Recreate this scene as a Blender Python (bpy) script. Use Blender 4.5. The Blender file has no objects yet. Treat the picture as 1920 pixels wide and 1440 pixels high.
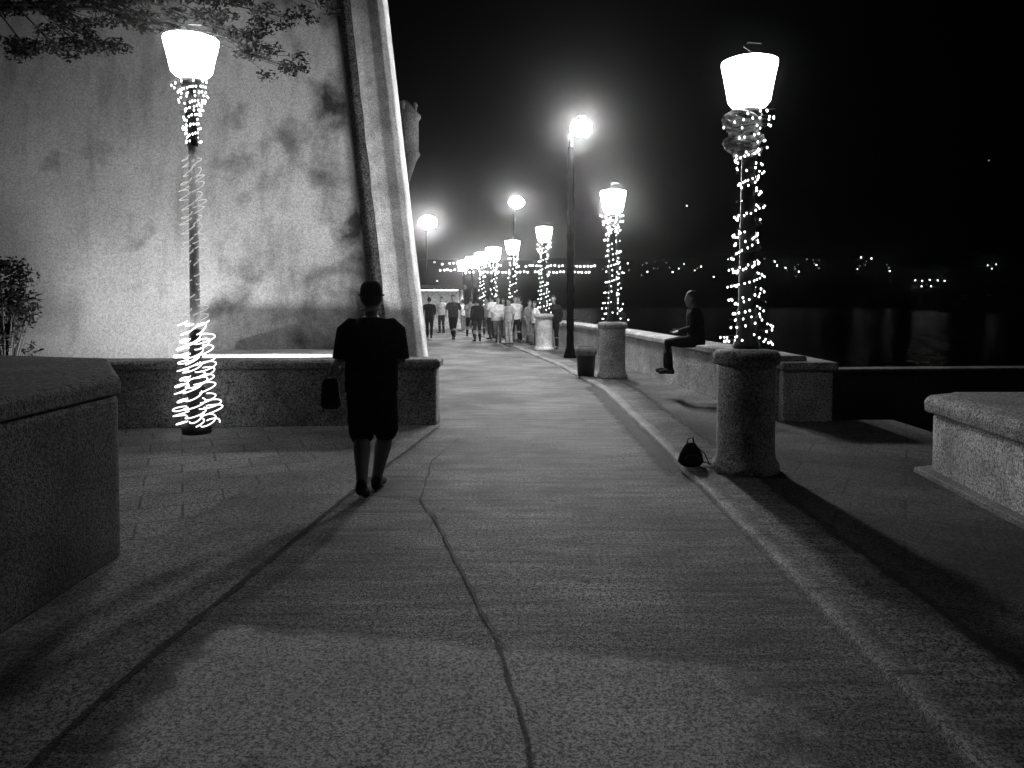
import bpy, math, random
from mathutils import Vector, Matrix, noise
random.seed(7)
C = bpy.context.scene.collection
SC = bpy.context.scene

# ---------------------------------------------------------------- camera
cd = bpy.data.cameras.new('camera'); cam = bpy.data.objects.new('camera', cd); C.objects.link(cam)
cd.sensor_width = 36; cd.lens = 26.25; cd.clip_end = 5000; cd.clip_start = 0.05
cd.shift_y = -0.058
cam.location = (0, 0, 1.63); cam.rotation_euler = (math.radians(88), 0, 0)
SC.camera = cam

# ---------------------------------------------------------------- night sky
w = bpy.data.worlds.new('World'); SC.world = w; w.use_nodes = True
nt = w.node_tree; nt.nodes.clear()
sky = nt.nodes.new('ShaderNodeTexSky'); sky.sky_type = 'NISHITA'; sky.sun_disc = False
sky.sun_elevation = math.radians(-6); sky.sun_rotation = math.radians(200)
bw = nt.nodes.new('ShaderNodeRGBToBW'); bg = nt.nodes.new('ShaderNodeBackground'); wo = nt.nodes.new('ShaderNodeOutputWorld')
nt.links.new(sky.outputs[0], bw.inputs[0]); nt.links.new(bw.outputs[0], bg.inputs[0]); nt.links.new(bg.outputs[0], wo.inputs[0])
bg.inputs[1].default_value = 0.01
SC.view_settings.view_transform = 'Standard'; SC.view_settings.look = 'None'
SC.view_settings.exposure = -0.6; SC.view_settings.gamma = 1

# light levels of the place (one spot to tune them)
BOWL = 14.0          # street lamp bowls
BOWL_SIDE = 74.0     # bowl of the lamp by the bastion
FLOOD = 84.0        # floodlights washing the bastion
MAST = 520.0         # road lights far off on tall masts

# ---------------------------------------------------------------- materials
def mat(name, lo, hi, rough=0.85, grain=0.5, fine=90, stain=0.7, bump=0.4, spec=0.3, patches=None):
    """stone / concrete: slow stains x fine speckle, grey only"""
    m = bpy.data.materials.new(name); m.use_nodes = True
    N = m.node_tree.nodes; L = m.node_tree.links; b = N['Principled BSDF']
    tc = N.new('ShaderNodeTexCoord')
    n1 = N.new('ShaderNodeTexNoise'); n1.inputs['Scale'].default_value = stain; n1.inputs['Detail'].default_value = 6; n1.inputs['Roughness'].default_value = 0.62
    n2 = N.new('ShaderNodeTexNoise'); n2.inputs['Scale'].default_value = fine * 1.5; n2.inputs['Detail'].default_value = 2; n2.inputs['Roughness'].default_value = 0.9
    n3 = N.new('ShaderNodeTexNoise'); n3.inputs['Scale'].default_value = fine * 0.6; n3.inputs['Detail'].default_value = 3; n3.inputs['Roughness'].default_value = 1.0
    for n in (n1, n2, n3): L.new(tc.outputs['Object'], n.inputs['Vector'])
    r1 = N.new('ShaderNodeMapRange'); r1.inputs[1].default_value = 0.36; r1.inputs[2].default_value = 0.64; r1.inputs[3].default_value = lo; r1.inputs[4].default_value = hi
    L.new(n1.outputs[0], r1.inputs[0])
    mx = N.new('ShaderNodeMath'); mx.operation = 'ADD'; L.new(n2.outputs[0], mx.inputs[0]); L.new(n3.outputs[0], mx.inputs[1])
    r2 = N.new('ShaderNodeMapRange'); r2.inputs[1].default_value = 0.91; r2.inputs[2].default_value = 1.09; r2.inputs[3].default_value = max(0.05, 1 - 1.6*grain); r2.inputs[4].default_value = 1 + 1.6*grain
    L.new(mx.outputs[0], r2.inputs[0])
    mu = N.new('ShaderNodeMath'); mu.operation = 'MULTIPLY'; L.new(r1.outputs[0], mu.inputs[0]); L.new(r2.outputs[0], mu.inputs[1])
    L.new(mu.outputs[0], b.inputs['Base Color'])
    b.inputs['Specular IOR Level'].default_value = spec
    r3 = N.new('ShaderNodeMapRange'); r3.inputs[1].default_value = 0.86; r3.inputs[2].default_value = 1.14; r3.inputs[3].default_value = min(1, rough+0.25); r3.inputs[4].default_value = rough-0.12
    L.new(mx.outputs[0], r3.inputs[0]); L.new(r3.outputs[0], b.inputs['Roughness'])
    if bump:
        bp = N.new('ShaderNodeBump'); bp.inputs['Strength'].default_value = bump*0.7; bp.inputs['Distance'].default_value = 0.02
        L.new(mx.outputs[0], bp.inputs['Height']); L.new(bp.outputs[0], b.inputs['Normal'])
    return m

def flat(name, v, rough=0.6, spec=0.3, metal=0.0, var=0.25, sc=30):
    m = bpy.data.materials.new(name); m.use_nodes = True
    N = m.node_tree.nodes; L = m.node_tree.links; b = N['Principled BSDF']
    tc = N.new('ShaderNodeTexCoord'); n = N.new('ShaderNodeTexNoise'); n.inputs['Scale'].default_value = sc; n.inputs['Detail'].default_value = 4
    L.new(tc.outputs['Object'], n.inputs['Vector'])
    r = N.new('ShaderNodeMapRange'); r.inputs[1].default_value = 0.3; r.inputs[2].default_value = 0.7; r.inputs[3].default_value = v * (1 - var); r.inputs[4].default_value = v * (1 + var)
    L.new(n.outputs[0], r.inputs[0]); L.new(r.outputs[0], b.inputs['Base Color'])
    b.inputs['Roughness'].default_value = rough; b.inputs['Specular IOR Level'].default_value = spec; b.inputs['Metallic'].default_value = metal
    return m

def glow(name, s, sample=True, g=1.0):
    m = bpy.data.materials.new(name); m.use_nodes = True
    N = m.node_tree.nodes; L = m.node_tree.links; b = N['Principled BSDF']
    b.inputs['Base Color'].default_value = (0.6, 0.6, 0.6, 1)
    b.inputs['Emission Color'].default_value = (g, g, g, 1); b.inputs['Emission Strength'].default_value = s
    if not sample: m.cycles.emission_sampling = 'NONE'
    return m

def worn_or_lit(name, v, grain_scale=120, soft=0.35, strength=1.0):
    m = mat(name, v*0.8, v*1.2, rough=0.85, grain=0.4, fine=90, stain=1.0, bump=0.0)
    N = m.node_tree.nodes; L = m.node_tree.links; b = N['Principled BSDF']; out = N['Material Output']
    at_ = N.new('ShaderNodeAttribute'); at_.attribute_name = 'wear_or_light'; tc = N.new('ShaderNodeTexCoord')
    n = N.new('ShaderNodeTexNoise'); n.inputs['Scale'].default_value = grain_scale; n.inputs['Detail'].default_value = 4; n.inputs['Roughness'].default_value = 0.8
    n2 = N.new('ShaderNodeTexNoise'); n2.inputs['Scale'].default_value = 5; n2.inputs['Detail'].default_value = 5
    L.new(tc.outputs['Object'], n.inputs['Vector']); L.new(tc.outputs['Object'], n2.inputs['Vector'])
    a = N.new('ShaderNodeMath'); a.operation = 'ADD'; L.new(n.outputs[0], a.inputs[0]); L.new(n2.outputs[0], a.inputs[1])
    s_ = N.new('ShaderNodeMath'); s_.operation = 'MULTIPLY_ADD'; s_.inputs[1].default_value = 1.25; s_.inputs[2].default_value = -0.62; L.new(at_.outputs['Fac'], s_.inputs[0])
    d = N.new('ShaderNodeMath'); d.operation = 'ADD'; L.new(a.outputs[0], d.inputs[0]); L.new(s_.outputs[0], d.inputs[1])
    r = N.new('ShaderNodeMapRange'); r.inputs[1].default_value = 1.0 - soft*0.5; r.inputs[2].default_value = 1.0 + soft*0.5; r.inputs[3].default_value = 0; r.inputs[4].default_value = strength
    L.new(d.outputs[0], r.inputs[0])
    tr = N.new('ShaderNodeBsdfTransparent'); mx = N.new('ShaderNodeMixShader')
    L.new(r.outputs[0], mx.inputs[0]); L.new(tr.outputs[0], mx.inputs[1]); L.new(b.outputs[0], mx.inputs[2]); L.new(mx.outputs[0], out.inputs['Surface'])
    return m
def wear_light_attr(o, vals):
    at_ = o.data.attributes.new('wear_or_light', 'FLOAT', 'POINT'); at_.data.foreach_set('value', vals)

M = {}
M['tar'] = worn_or_lit('tar_joint', 0.03, soft=0.5, strength=0.85)
M['light_band'] = worn_or_lit('painted_light_band', 0.36, soft=0.5, strength=0.9)  # pale colour standing in for light falling on the near walk
M['walk'] = mat('walk_concrete', 0.035, 0.15, rough=0.68, grain=0.75, fine=70, stain=0.7, bump=0.6, spec=0.16)
def spotted(m):
    N = m.node_tree.nodes; L = m.node_tree.links; b = N['Principled BSDF']; src = b.inputs['Base Color'].links[0].from_socket
    tc = N.new('ShaderNodeTexCoord'); mp = N.new('ShaderNodeMapping'); mp.inputs['Scale'].default_value = (0.5, 5.0, 1)
    st = N.new('ShaderNodeTexNoise'); st.inputs['Scale'].default_value = 2.2; st.inputs['Detail'].default_value = 6; st.inputs['Roughness'].default_value = 0.7
    L.new(tc.outputs['Object'], mp.inputs['Vector']); L.new(mp.outputs[0], st.inputs['Vector'])
    r = N.new('ShaderNodeMapRange'); r.inputs[1].default_value = 0.36; r.inputs[2].default_value = 0.62; r.inputs[3].default_value = 0.55; r.inputs[4].default_value = 1.35; L.new(st.outputs[0], r.inputs[0])
    vo = N.new('ShaderNodeTexVoronoi'); vo.inputs['Scale'].default_value = 2.6; L.new(tc.outputs['Object'], vo.inputs['Vector'])
    r2 = N.new('ShaderNodeMapRange'); r2.inputs[1].default_value = 0.05; r2.inputs[2].default_value = 0.09; r2.inputs[3].default_value = 0.35; r2.inputs[4].default_value = 1.0; L.new(vo.outputs['Distance'], r2.inputs[0])
    m1 = N.new('ShaderNodeMath'); m1.operation = 'MULTIPLY'; L.new(src, m1.inputs[0]); L.new(r.outputs[0], m1.inputs[1])
    m2 = N.new('ShaderNodeMath'); m2.operation = 'MULTIPLY'; L.new(m1.outputs[0], m2.inputs[0]); L.new(r2.outputs[0], m2.inputs[1]); L.new(m2.outputs[0], b.inputs['Base Color'])
spotted(M['walk'])
M['band'] = mat('pale_light_band', 0.42, 0.55, rough=0.7, grain=0.5, fine=70, stain=0.9, bump=0.4)
M['kerb'] = mat('kerb_stone', 0.09, 0.22, rough=0.7, grain=0.45, fine=80, stain=1.2, bump=0.35)
M['border'] = mat('border_stone', 0.07, 0.18, rough=0.7, grain=0.5, fine=70, stain=0.9, bump=0.4)
M['joint'] = flat('dark_joint', 0.02, 0.9)
M['pedestal'] = mat('pedestal_concrete', 0.30, 0.58, grain=0.5, fine=70, stain=2.2, bump=0.5)
M['parapet'] = mat('parapet_concrete', 0.16, 0.34, grain=0.55, fine=60, stain=1.6, bump=0.5)
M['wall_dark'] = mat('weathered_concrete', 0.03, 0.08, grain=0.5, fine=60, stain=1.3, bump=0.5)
M['gap_dark'] = mat('dark_concrete', 0.015, 0.04, grain=0.5)  # near-black concrete of the steps and low wall in the gap
M['washed_out_post'] = flat('washed_out_post', 0.75, 0.5, 0.3)  # pale tone for the left post, its wash-out put into the colour
M['cap'] = mat('coping_stone', 0.14, 0.30, grain=0.5, fine=60, stain=2.0, bump=0.5)
M['metal'] = flat('black_iron', 0.012, 0.5, 0.3)
M['black'] = flat('matt_black_paint', 0.003, 1.0, 0.0)
M['cable'] = flat('black_cable', 0.015, 0.6)
M['asphalt'] = mat('land_ground', 0.05, 0.10, grain=0.4, fine=50)
M['dark'] = flat('dark_cloth', 0.010, 0.95, 0.1, var=0.5, sc=12)
M['dark2'] = flat('charcoal_cloth', 0.03, 0.95, 0.1, var=0.5, sc=12)
M['grey'] = flat('grey_cloth', 0.16, 0.9, 0.1, var=0.4, sc=9)
M['pale'] = flat('pale_cloth', 0.55, 0.9, 0.1, var=0.35, sc=9)
M['skin'] = flat('skin', 0.22, 0.6, 0.3, var=0.15, sc=6)
M['skin_dim'] = flat('tanned_skin', 0.09, 0.6, 0.3, var=0.15, sc=6)
M['hair'] = flat('hair', 0.01, 0.7)
M['leaf'] = flat('leaf', 0.007, 0.6, 0.2, var=0.6, sc=2)
M['leaf2'] = flat('leaf_dusty', 0.05, 0.6, 0.2, var=0.6, sc=2)
M['bark'] = flat('bark', 0.03, 0.9)
M['gauze'] = mat('gauze_ribbon', 0.3, 0.6, grain=0.3, fine=60, stain=9, bump=0.3)
M['bowl'] = glow('lit_bowl', BOWL)
M['bowl_side'] = glow('lit_bowl_by_bastion', BOWL_SIDE)
M['bowl_far'] = glow('lit_bowl_far', 175.0)
M['bowl_second'] = glow('lit_bowl_second', 480.0)
M['mast_lamp'] = glow('lit_mast_lamp', MAST)
M['mast_lamp_near'] = glow('lit_mast_lamp_near', MAST*2.9)
M['bulb'] = glow('fairy_bulb', 9.0, False)
M['trail'] = glow('bulb_trail', 3.2, False)  # glow of the added coils that stand in for bulb trails
M['trail_dim'] = glow('bulb_trail_weak', 0.85, False)
M['shore'] = glow('shore_lamp', 9.0, False)
M['shore_dim'] = glow('shore_lamp_weak', 0.5, False)
M['panel'] = glow('stall_tube_light', 16.0)
M['lens'] = glow('flood_lens', 6.0, False)

# ---------------------------------------------------------------- mesh helpers
class MB:
    def __init__(s): s.v = []; s.f = []; s.sm = []
    def add(s, vs, fs, smooth=True):
        o = len(s.v); s.v += [tuple(v) for v in vs]; s.f += [tuple(i + o for i in f) for f in fs]; s.sm += [smooth] * len(fs); return s
    def box(s, a, b, bev=0.0):
        (x0, y0, z0), (x1, y1, z1) = a, b
        if bev <= 0:
            vs = [(x0,y0,z0),(x1,y0,z0),(x1,y1,z0),(x0,y1,z0),(x0,y0,z1),(x1,y0,z1),(x1,y1,z1),(x0,y1,z1)]
            return s.add(vs, [(0,3,2,1),(4,5,6,7),(0,1,5,4),(1,2,6,5),(2,3,7,6),(3,0,4,7)], False)
        rings = []
        for (z, d) in ((z0, bev), (z0 + bev, 0), (z1 - bev, 0), (z1, bev)):
            rings.append([(x0+d,y0+d,z),(x1-d,y0+d,z),(x1-d,y1-d,z),(x0+d,y1-d,z)])
        return s.loft(rings, smooth=False)
    def loft(s, rings, closed=True, caps=True, smooth=True):
        n = len(rings[0]); vs = [p for r in rings for p in r]; fs = []
        for i in range(len(rings) - 1):
            for j in range(n if closed else n - 1):
                k = (j + 1) % n
                fs.append((i*n+j, i*n+k, (i+1)*n+k, (i+1)*n+j))
        if caps:
            fs.append(tuple(range(n))[::-1]); fs.append(tuple((len(rings)-1)*n + j for j in range(n)))
        return s.add(vs, fs, smooth)
    def lathe(s, prof, c=(0,0), n=28, caps=True, smooth=True):
        return s.loft([[(c[0]+r*math.cos(2*math.pi*j/n), c[1]+r*math.sin(2*math.pi*j/n), z) for j in range(n)] for r, z in prof], caps=caps, smooth=smooth)
    def tube(s, pts, rad, n=8, flat_=1.0, ends=True):
        pts = [Vector(p) for p in pts]
        if not hasattr(rad, '__len__'): rad = [rad] * len(pts)
        rings = []; up = Vector((0.13, 0.21, 0.97))
        P = []; R = []; T = []
        for i, p in enumerate(pts):
            t = (pts[min(i+1, len(pts)-1)] - pts[max(i-1, 0)]).normalized()
            P.append(p); R.append(rad[i]); T.append(t)
        if ends:                                   # rounded ends
            a, ra, ta = P[0], R[0], T[0]; b, rb, tb = P[-1], R[-1], T[-1]
            P = [a - ta*ra*0.95, a - ta*ra*0.6] + P + [b + tb*rb*0.6, b + tb*rb*0.95]
            R = [ra*0.25, ra*0.78] + R + [rb*0.78, rb*0.25]; T = [ta, ta] + T + [tb, tb]
        x = T[0].cross(up)
        if x.length < 1e-3: x = Vector((1,0,0))
        x.normalize()
        for p, r, t in zip(P, R, T):
            x = (x - t * x.dot(t)).normalized(); y = t.cross(x)
            rings.append([p + x*(r*math.cos(2*math.pi*j/n)) + y*(r*flat_*math.sin(2*math.pi*j/n)) for j in range(n)])
        return s.loft(rings)
    def sphere(s, c, r, n=12, m=8):
        if not hasattr(r, '__len__'): r = (r, r, r)
        rings = []
        for i in range(m + 1):
            a = -math.pi/2 + math.pi * (0.04 + 0.92 * i / m)
            rings.append([(c[0]+r[0]*math.cos(a)*math.cos(2*math.pi*j/n), c[1]+r[1]*math.cos(a)*math.sin(2*math.pi*j/n), c[2]+r[2]*math.sin(a)) for j in range(n)])
        return s.loft(rings)
    def ell(s, secs, n=18):
        """stacked ellipses: (cx, cy, z, rx, ry)"""
        return s.loft([[(cx+rx*math.cos(2*math.pi*j/n), cy+ry*math.sin(2*math.pi*j/n), z) for j in range(n)] for cx, cy, z, rx, ry in secs])
    def mesh(s, name, m=None):
        me = bpy.data.meshes.new(name); me.from_pydata(s.v, [], s.f); me.update()
        for p, q in zip(me.polygons, s.sm): p.use_smooth = q
        if m: me.materials.append(m)
        return me
    def obj(s, name, m, parent=None, bevel=0):
        o = bpy.data.objects.new(name, s.mesh(name, m)); C.objects.link(o)
        if parent: o.parent = parent
        if bevel:
            b = o.modifiers.new('bevel', 'BEVEL'); b.width = bevel; b.segments = 2
        return o

def fuse(mb, name, m, parent=None, voxel=0.01, smooth=4):
    """melt overlapping tubes into one continuous surface"""
    o = mb.obj(name, m)
    r = o.modifiers.new('r', 'REMESH'); r.mode = 'VOXEL'; r.voxel_size = voxel; r.use_smooth_shade = True
    q = o.modifiers.new('s', 'SMOOTH'); q.iterations = smooth; q.factor = 0.5
    dg = bpy.context.evaluated_depsgraph_get(); dg.update()
    me = bpy.data.meshes.new_from_object(o.evaluated_get(dg))
    o.modifiers.clear(); o.data = me; me.name = name
    if not me.materials: me.materials.append(m)
    for p in me.polygons: p.use_smooth = True
    o.parent = parent
    return o

def tag(o, label, cat, group=None):
    o['label'] = label; o['category'] = cat
    if group: o['group'] = group
    return o
def thing(name, label, cat, loc=(0,0,0), rz=0, group=None):
    o = bpy.data.objects.new(name, None); C.objects.link(o); o.location = loc; o.rotation_euler = (0,0,rz)
    o.empty_display_size = 0.2
    return tag(o, label, cat, group)
def struct(o): o['kind'] = 'structure'; return o
def copy_tree(o, parent=None):
    c = o.copy(); C.objects.link(c); c.parent = parent
    for ch in list(o.children): copy_tree(ch, c)
    return c
def at(x, y, d):      # a point d metres ahead seen at a pixel of the photograph
    return Vector(((x-960)/1400*d, d, 1.63+(560-y)/1400*d))

# ---------------------------------------------------------------- course of the promenade (bends left far off)
def interp(tab, y):
    for (y0, x0), (y1, x1) in zip(tab, tab[1:]):
        if y <= y1:
            t = (y - y0) / (y1 - y0); return x0 + (x1 - x0) * t
    return tab[-1][1]
R_EDGE = [(-12,1.56),(3,1.58),(8,1.62),(13,1.6),(18,1.1),(24,0.15),(31,-1.1),(40,-3.3),(52,-7.0),(70,-15)]
L_EDGE = [(-12,-1.72),(3,-1.68),(6,-1.38),(9.6,-0.92),(12,-1.2),(18,-2.1),(25,-3.3),(32,-5),(42,-8),(55,-13),(70,-22)]
WALL_R = [(9.75,3.42),(12.7,3.1),(17.6,2.62),(23,1.85),(29,0.75),(36,-0.85),(44,-3.1),(56,-7.2),(70,-14)]
def ys(a, b, st):
    n = max(1, int(round((b-a)/st))); return [a+(b-a)*i/n for i in range(n+1)]
def ribbon(fa, fb, y0, y1, z, st=0.5, nx=1):
    mb = MB(); rings = []
    for y in ys(y0, y1, st):
        a, b = fa(y), fb(y); rings.append([(a+(b-a)*i/nx, y, z) for i in range(nx+1)])
    return mb.loft(rings, closed=False, caps=False)
re = lambda y: interp(R_EDGE, y)
le = lambda y: interp(L_EDGE, y)
wr = lambda y: interp(WALL_R, y) if y > 9.75 else 3.42 + (9.75-y)*0.03

# sea, land, far hills
sea = MB().add([(-900,-300,-3),(1500,-300,-3),(1500,1500,-3),(-900,1500,-3)], [(0,1,2,3)], False).obj('sea', None)
m = bpy.data.materials.new('sea_water'); m.use_nodes = True; b = m.node_tree.nodes['Principled BSDF']
b.inputs['Base Color'].default_value = (0.004,0.004,0.004,1); b.inputs['Roughness'].default_value = 0.18
n = m.node_tree.nodes.new('ShaderNodeTexNoise'); n.inputs['Scale'].default_value = 0.8; n.inputs['Detail'].default_value = 6
tc = m.node_tree.nodes.new('ShaderNodeTexCoord'); bp = m.node_tree.nodes.new('ShaderNodeBump'); bp.inputs['Strength'].default_value = 0.8; bp.inputs['Distance'].default_value = 0.3
m.node_tree.links.new(tc.outputs['Object'], n.inputs['Vector']); m.node_tree.links.new(n.outputs[0], bp.inputs['Height']); m.node_tree.links.new(bp.outputs[0], b.inputs['Normal'])
sea.data.materials.append(m); struct(sea)
# land with a retaining face down to the sea; the paving sheets lie on it
mb = MB(); rings = []
def land_edge(y): return 7.2 if y < 8.2 else (3.9 + (wr(y) - 3.42) if y > 9.75 else 5.0)
yy = [-60, -12, 0, 4, 8.2, 8.21, 9.74, 9.76] + ys(10, 70, 1.5)[1:] + [71, 120]
for y in yy:
    e = land_edge(y) if y <= 70 else land_edge(70) - (y-70)*1.5
    rings.append([(-140, y, -0.006), (e, y, -0.006), (e, y, -3.2)])
mb.loft(rings, closed=False, caps=False, smooth=False); struct(mb.obj('ground', M['wall_dark']))
# hills over the water
mb = MB(); g = []
for i in range(61):
    x = -260 + i * 16; row = []
    for k, (y, h) in enumerate([(395,-3),(420,7),(470,24),(540,38),(640,20),(760,-4)]):
        hh = h * (0.75 + 0.7*noise.noise(Vector((x*0.007, k*0.7, 2)))) * (1.0 if x < 260 else max(0.35, 1-(x-260)/500)) if h > 0 else h
        row.append((x, y, hh))
    g.append(row)
mb.loft(g, closed=False, caps=False); struct(mb.obj('hills', flat('hillside', 0.006, 0.95, 0.0, sc=0.2)))

# ---------------------------------------------------------------- paving
struct(ribbon(le, re, -12, 70, 0.0, nx=6).obj('footpath', M['walk']))
# dark joints beside and along the walk
def seam(pts, wd, name, z=0.009, m='joint', jit=0.006):
    mb = MB(); rings = []; P = []
    for (a, b) in zip(pts, pts[1:]):
        n = max(2, int(math.dist(a, b) / 0.06))
        for i in range(n): P.append((a[0]+(b[0]-a[0])*i/n, a[1]+(b[1]-a[1])*i/n))
    P.append(pts[-1])
    for i, (x, y) in enumerate(P):
        w_ = 0.62 * wd * (0.5 + 1.3*abs(noise.noise(Vector((x*6, y*6, 1))))) ; d = noise.noise(Vector((x*4, y*4, 5)))*jit*3
        q = P[min(i+1, len(P)-1)]; p = P[max(i-1, 0)]; t = Vector((q[0]-p[0], q[1]-p[1], 0)).normalized(); nn = Vector((-t.y, t.x, 0))
        c = Vector((x, y, z)) + nn*d
        rings.append([c + nn*w_*k for k in (-6,-1.8,0,1.8,6)])
    mb.loft(rings, closed=False, caps=False); o = mb.obj(name, M['tar']); wear_light_attr(o, [0, 0.5, 1.0, 0.5, 0]*len(rings)); return struct(o)
seam([(0.12,1.2),(0.05,2.7),(-0.02,3.2),(-0.06,3.5),(-0.2,4.0),(-0.38,4.7),(-0.55,5.4),(-0.74,6.0)], 0.009, 'path_crack')
seam([(-0.74,6.0),(-1.2,6.15),(le(6.3),6.3)], 0.010, 'path_crack')
seam([(-0.74,6.0),(-0.8,7.4),(-0.62,8.6)], 0.006, 'path_crack')
seam([(le(y)+0.012, y) for y in ys(1.2, 9.5, 0.6)], 0.016, 'kerb_joint')
mb = MB(); rings = []; wv = []  # dark strip along the kerb, fading towards both ends
for y in ys(6.2, 14.2, 0.15):
    e = min(1, (y-6.2)/1.2, (14.2-y)/0.8); x = re(y)
    rings.append([(x-0.34, y, 0.005), (x-0.2, y, 0.005), (x-0.1, y, 0.005), (x-0.004, y, 0.005)]); wv += [0, 0.45*e, 0.95*e, 1.0*e]
mb.loft(rings, closed=False, caps=False); o = mb.obj('dark_kerb_strip', M['tar']); wear_light_attr(o, wv); struct(o)
for yv in (9.95, 11.6, 13.4, 16.0, 19.5):
    seam([(le(yv)+0.03, yv), (re(yv)-0.03, yv+0.05)], 0.010, 'path_joint')
# band of light across the near walk, painted as a pale sheet
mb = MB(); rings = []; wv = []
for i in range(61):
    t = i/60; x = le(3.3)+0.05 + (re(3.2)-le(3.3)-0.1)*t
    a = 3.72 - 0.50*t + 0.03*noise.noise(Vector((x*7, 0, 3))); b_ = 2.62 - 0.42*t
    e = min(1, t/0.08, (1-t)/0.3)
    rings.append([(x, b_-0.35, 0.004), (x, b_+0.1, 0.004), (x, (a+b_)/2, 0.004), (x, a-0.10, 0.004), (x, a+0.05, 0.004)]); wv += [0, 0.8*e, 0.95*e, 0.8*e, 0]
mb.loft(rings, closed=False, caps=False); o = mb.obj('path_light_band', M['light_band']); wear_light_attr(o, wv); struct(o)
# left border slabs and the paved recess behind them
struct(ribbon(lambda y: -2.62 if y < 4.7 else le(y)-0.95+max(0,(y-6))*0.12, lambda y: le(y)-0.004, -12, 9.55, 0.006, nx=2).obj('border_paving', M['border']))
# tiled recess floor
def tile_mat(name, lo, hi, sx, sy, rot, gap=0.012):
    m = mat(name, lo, hi, rough=0.7, grain=0.55, fine=70, stain=0.8, bump=0.5, spec=0.2)
    N = m.node_tree.nodes; L = m.node_tree.links; b = N['Principled BSDF']
    src = b.inputs['Base Color'].links[0].from_socket
    tc = N.new('ShaderNodeTexCoord'); mp = N.new('ShaderNodeMapping'); mp.inputs['Rotation'].default_value[2] = rot
    br = N.new('ShaderNodeTexBrick'); br.inputs['Scale'].default_value = 1; br.inputs['Brick Width'].default_value = sx; br.inputs['Row Height'].default_value = sy
    br.inputs['Mortar Size'].default_value = gap; br.inputs['Mortar Smooth'].default_value = 0.4; br.offset = 0.5
    br.inputs['Color1'].default_value = (1,1,1,1); br.inputs['Color2'].default_value = (0.78,0.78,0.78,1); br.inputs['Mortar'].default_value = (0.42,0.42,0.42,1)
    L.new(tc.outputs['Object'], mp.inputs['Vector']); L.new(mp.outputs[0], br.inputs['Vector'])
    bw_ = N.new('ShaderNodeRGBToBW'); L.new(br.outputs[0], bw_.inputs[0])
    mu = N.new('ShaderNodeMath'); mu.operation = 'MULTIPLY'; L.new(src, mu.inputs[0]); L.new(bw_.outputs[0], mu.inputs[1]); L.new(mu.outputs[0], b.inputs['Base Color'])
    return m
M['tiles'] = tile_mat('recess_tiles', 0.12, 0.27, 0.62, 0.40, math.radians(-24))
M['tiles_r'] = tile_mat('seaside_tiles', 0.02, 0.09, 0.9, 0.55, math.radians(28), 0.014)
struct(ribbon(lambda y: -9, lambda y: le(y)-0.5, 3.0, 9.6, 0.002, nx=2).obj('recess_paving', M['tiles']))
# right: kerb stone, lamp strip, tiled sea side
kerb = MB(); rings = []
for y in ys(-12, 60, 0.5):
    x = re(y) + 0.01*noise.noise(Vector((0, y, 9)))
    rings.append([(x, y, -0.02), (x+0.012, y, 0.034), (x+0.03, y, 0.046), (x+0.15, y, 0.046), (x+0.16, y, 0.03)])
kerb.loft(rings, closed=False, caps=False); struct(kerb.obj('kerb', M['kerb']))
struct(ribbon(lambda y: re(y)+0.155, lambda y: re(y)+0.585, -12, 60, 0.040, nx=1).obj('lamp_strip', M['walk']))
seam([(re(y)+0.585, y) for y in ys(1, 14, 1.0)], 0.03, 'paving_joint', z=0.048)
struct(ribbon(lambda y: re(y)+0.585, lambda y: max(wr(y)+0.4, 0) if y > 9.75 else 5.0, -12, 9.74, 0.040, nx=3).obj('seaside_paving', M['tiles_r']))
struct(ribbon(lambda y: re(y)+0.585, lambda y: wr(y)+0.3, 9.74, 60, 0.040, nx=3).obj('seaside_paving', M['tiles_r']))
for yv in (5.2, 7.9, 10.6, 12.9):
    seam([(re(yv)+0.16, yv), (re(yv)+0.56, yv+0.02)], 0.007, 'paving_joint', z=0.044)

for yv in ys(2.2, 15, 0.92):
    x = re(yv); seam([(x+0.006, yv), (x+0.158, yv+0.004)], 0.006, 'kerb_joint', z=0.0505)
# ---------------------------------------------------------------- low walls
def wall_run(label, cat, pts, h, th, z0=0.0, mw='parapet', mc='cap', cap=0.12, over=0.05, name='parapet_wall', group=None, plinth=False):
    """pts: plan polyline of the face towards the walk; thickness grows to its right-hand side"""
    P = [Vector((x, y, 0)) for x, y in pts]
    t = thing(name, label, cat, (P[0].x, P[0].y, 0), 0, group)
    O = P[0].copy()
    Q = []
    for a, b in zip(P, P[1:]):
        n = max(1, int((b-a).length/0.5)); Q += [a.lerp(b, i/n) for i in range(n)]
    Q.append(P[-1])
    def nrm(i):
        d = (Q[min(i+1, len(Q)-1)] - Q[max(i-1, 0)]).normalized(); return Vector((d.y, -d.x, 0)), d
    def sweep(prof):
        mb = MB(); rings = []
        for i, q in enumerate(Q):
            n_, d_ = nrm(i); j = 0.008*noise.noise(q*1.7)
            rings.append([q - O + n_*(u+j) + Vector((0,0,v)) for u, v in prof])
        return mb.loft(rings, smooth=False)
    sweep([(0, z0-0.02), (0.0, h-cap), (th, h-cap), (th, z0-0.02)]).obj('wall_body', M[mw], t, 0.02)
    r = min(0.03, cap*0.3)
    sweep([(-over, h-cap+0.002), (-over-0.006, h-r), (-over+r, h), (th+over-r, h), (th+over, h-r), (th+over, h-cap+0.002)]).obj('coping', M[mc], t, 0.012)
    if plinth: sweep([(-0.10, z0-0.02), (-0.10, 0.075), (-0.002, 0.085), (-0.002, z0-0.02)]).obj('plinth', M['kerb'], t)
    return t
# sea side
wall_run('long weathered concrete parapet running along the sea edge behind the lamp row', 'parapet', [(wr(y), y) for y in [9.75, 11.2, 12.7, 15, 17.6, 20, 23, 26, 29, 32.5, 36, 40, 44, 50, 56]], 0.88, 0.42)
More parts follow.
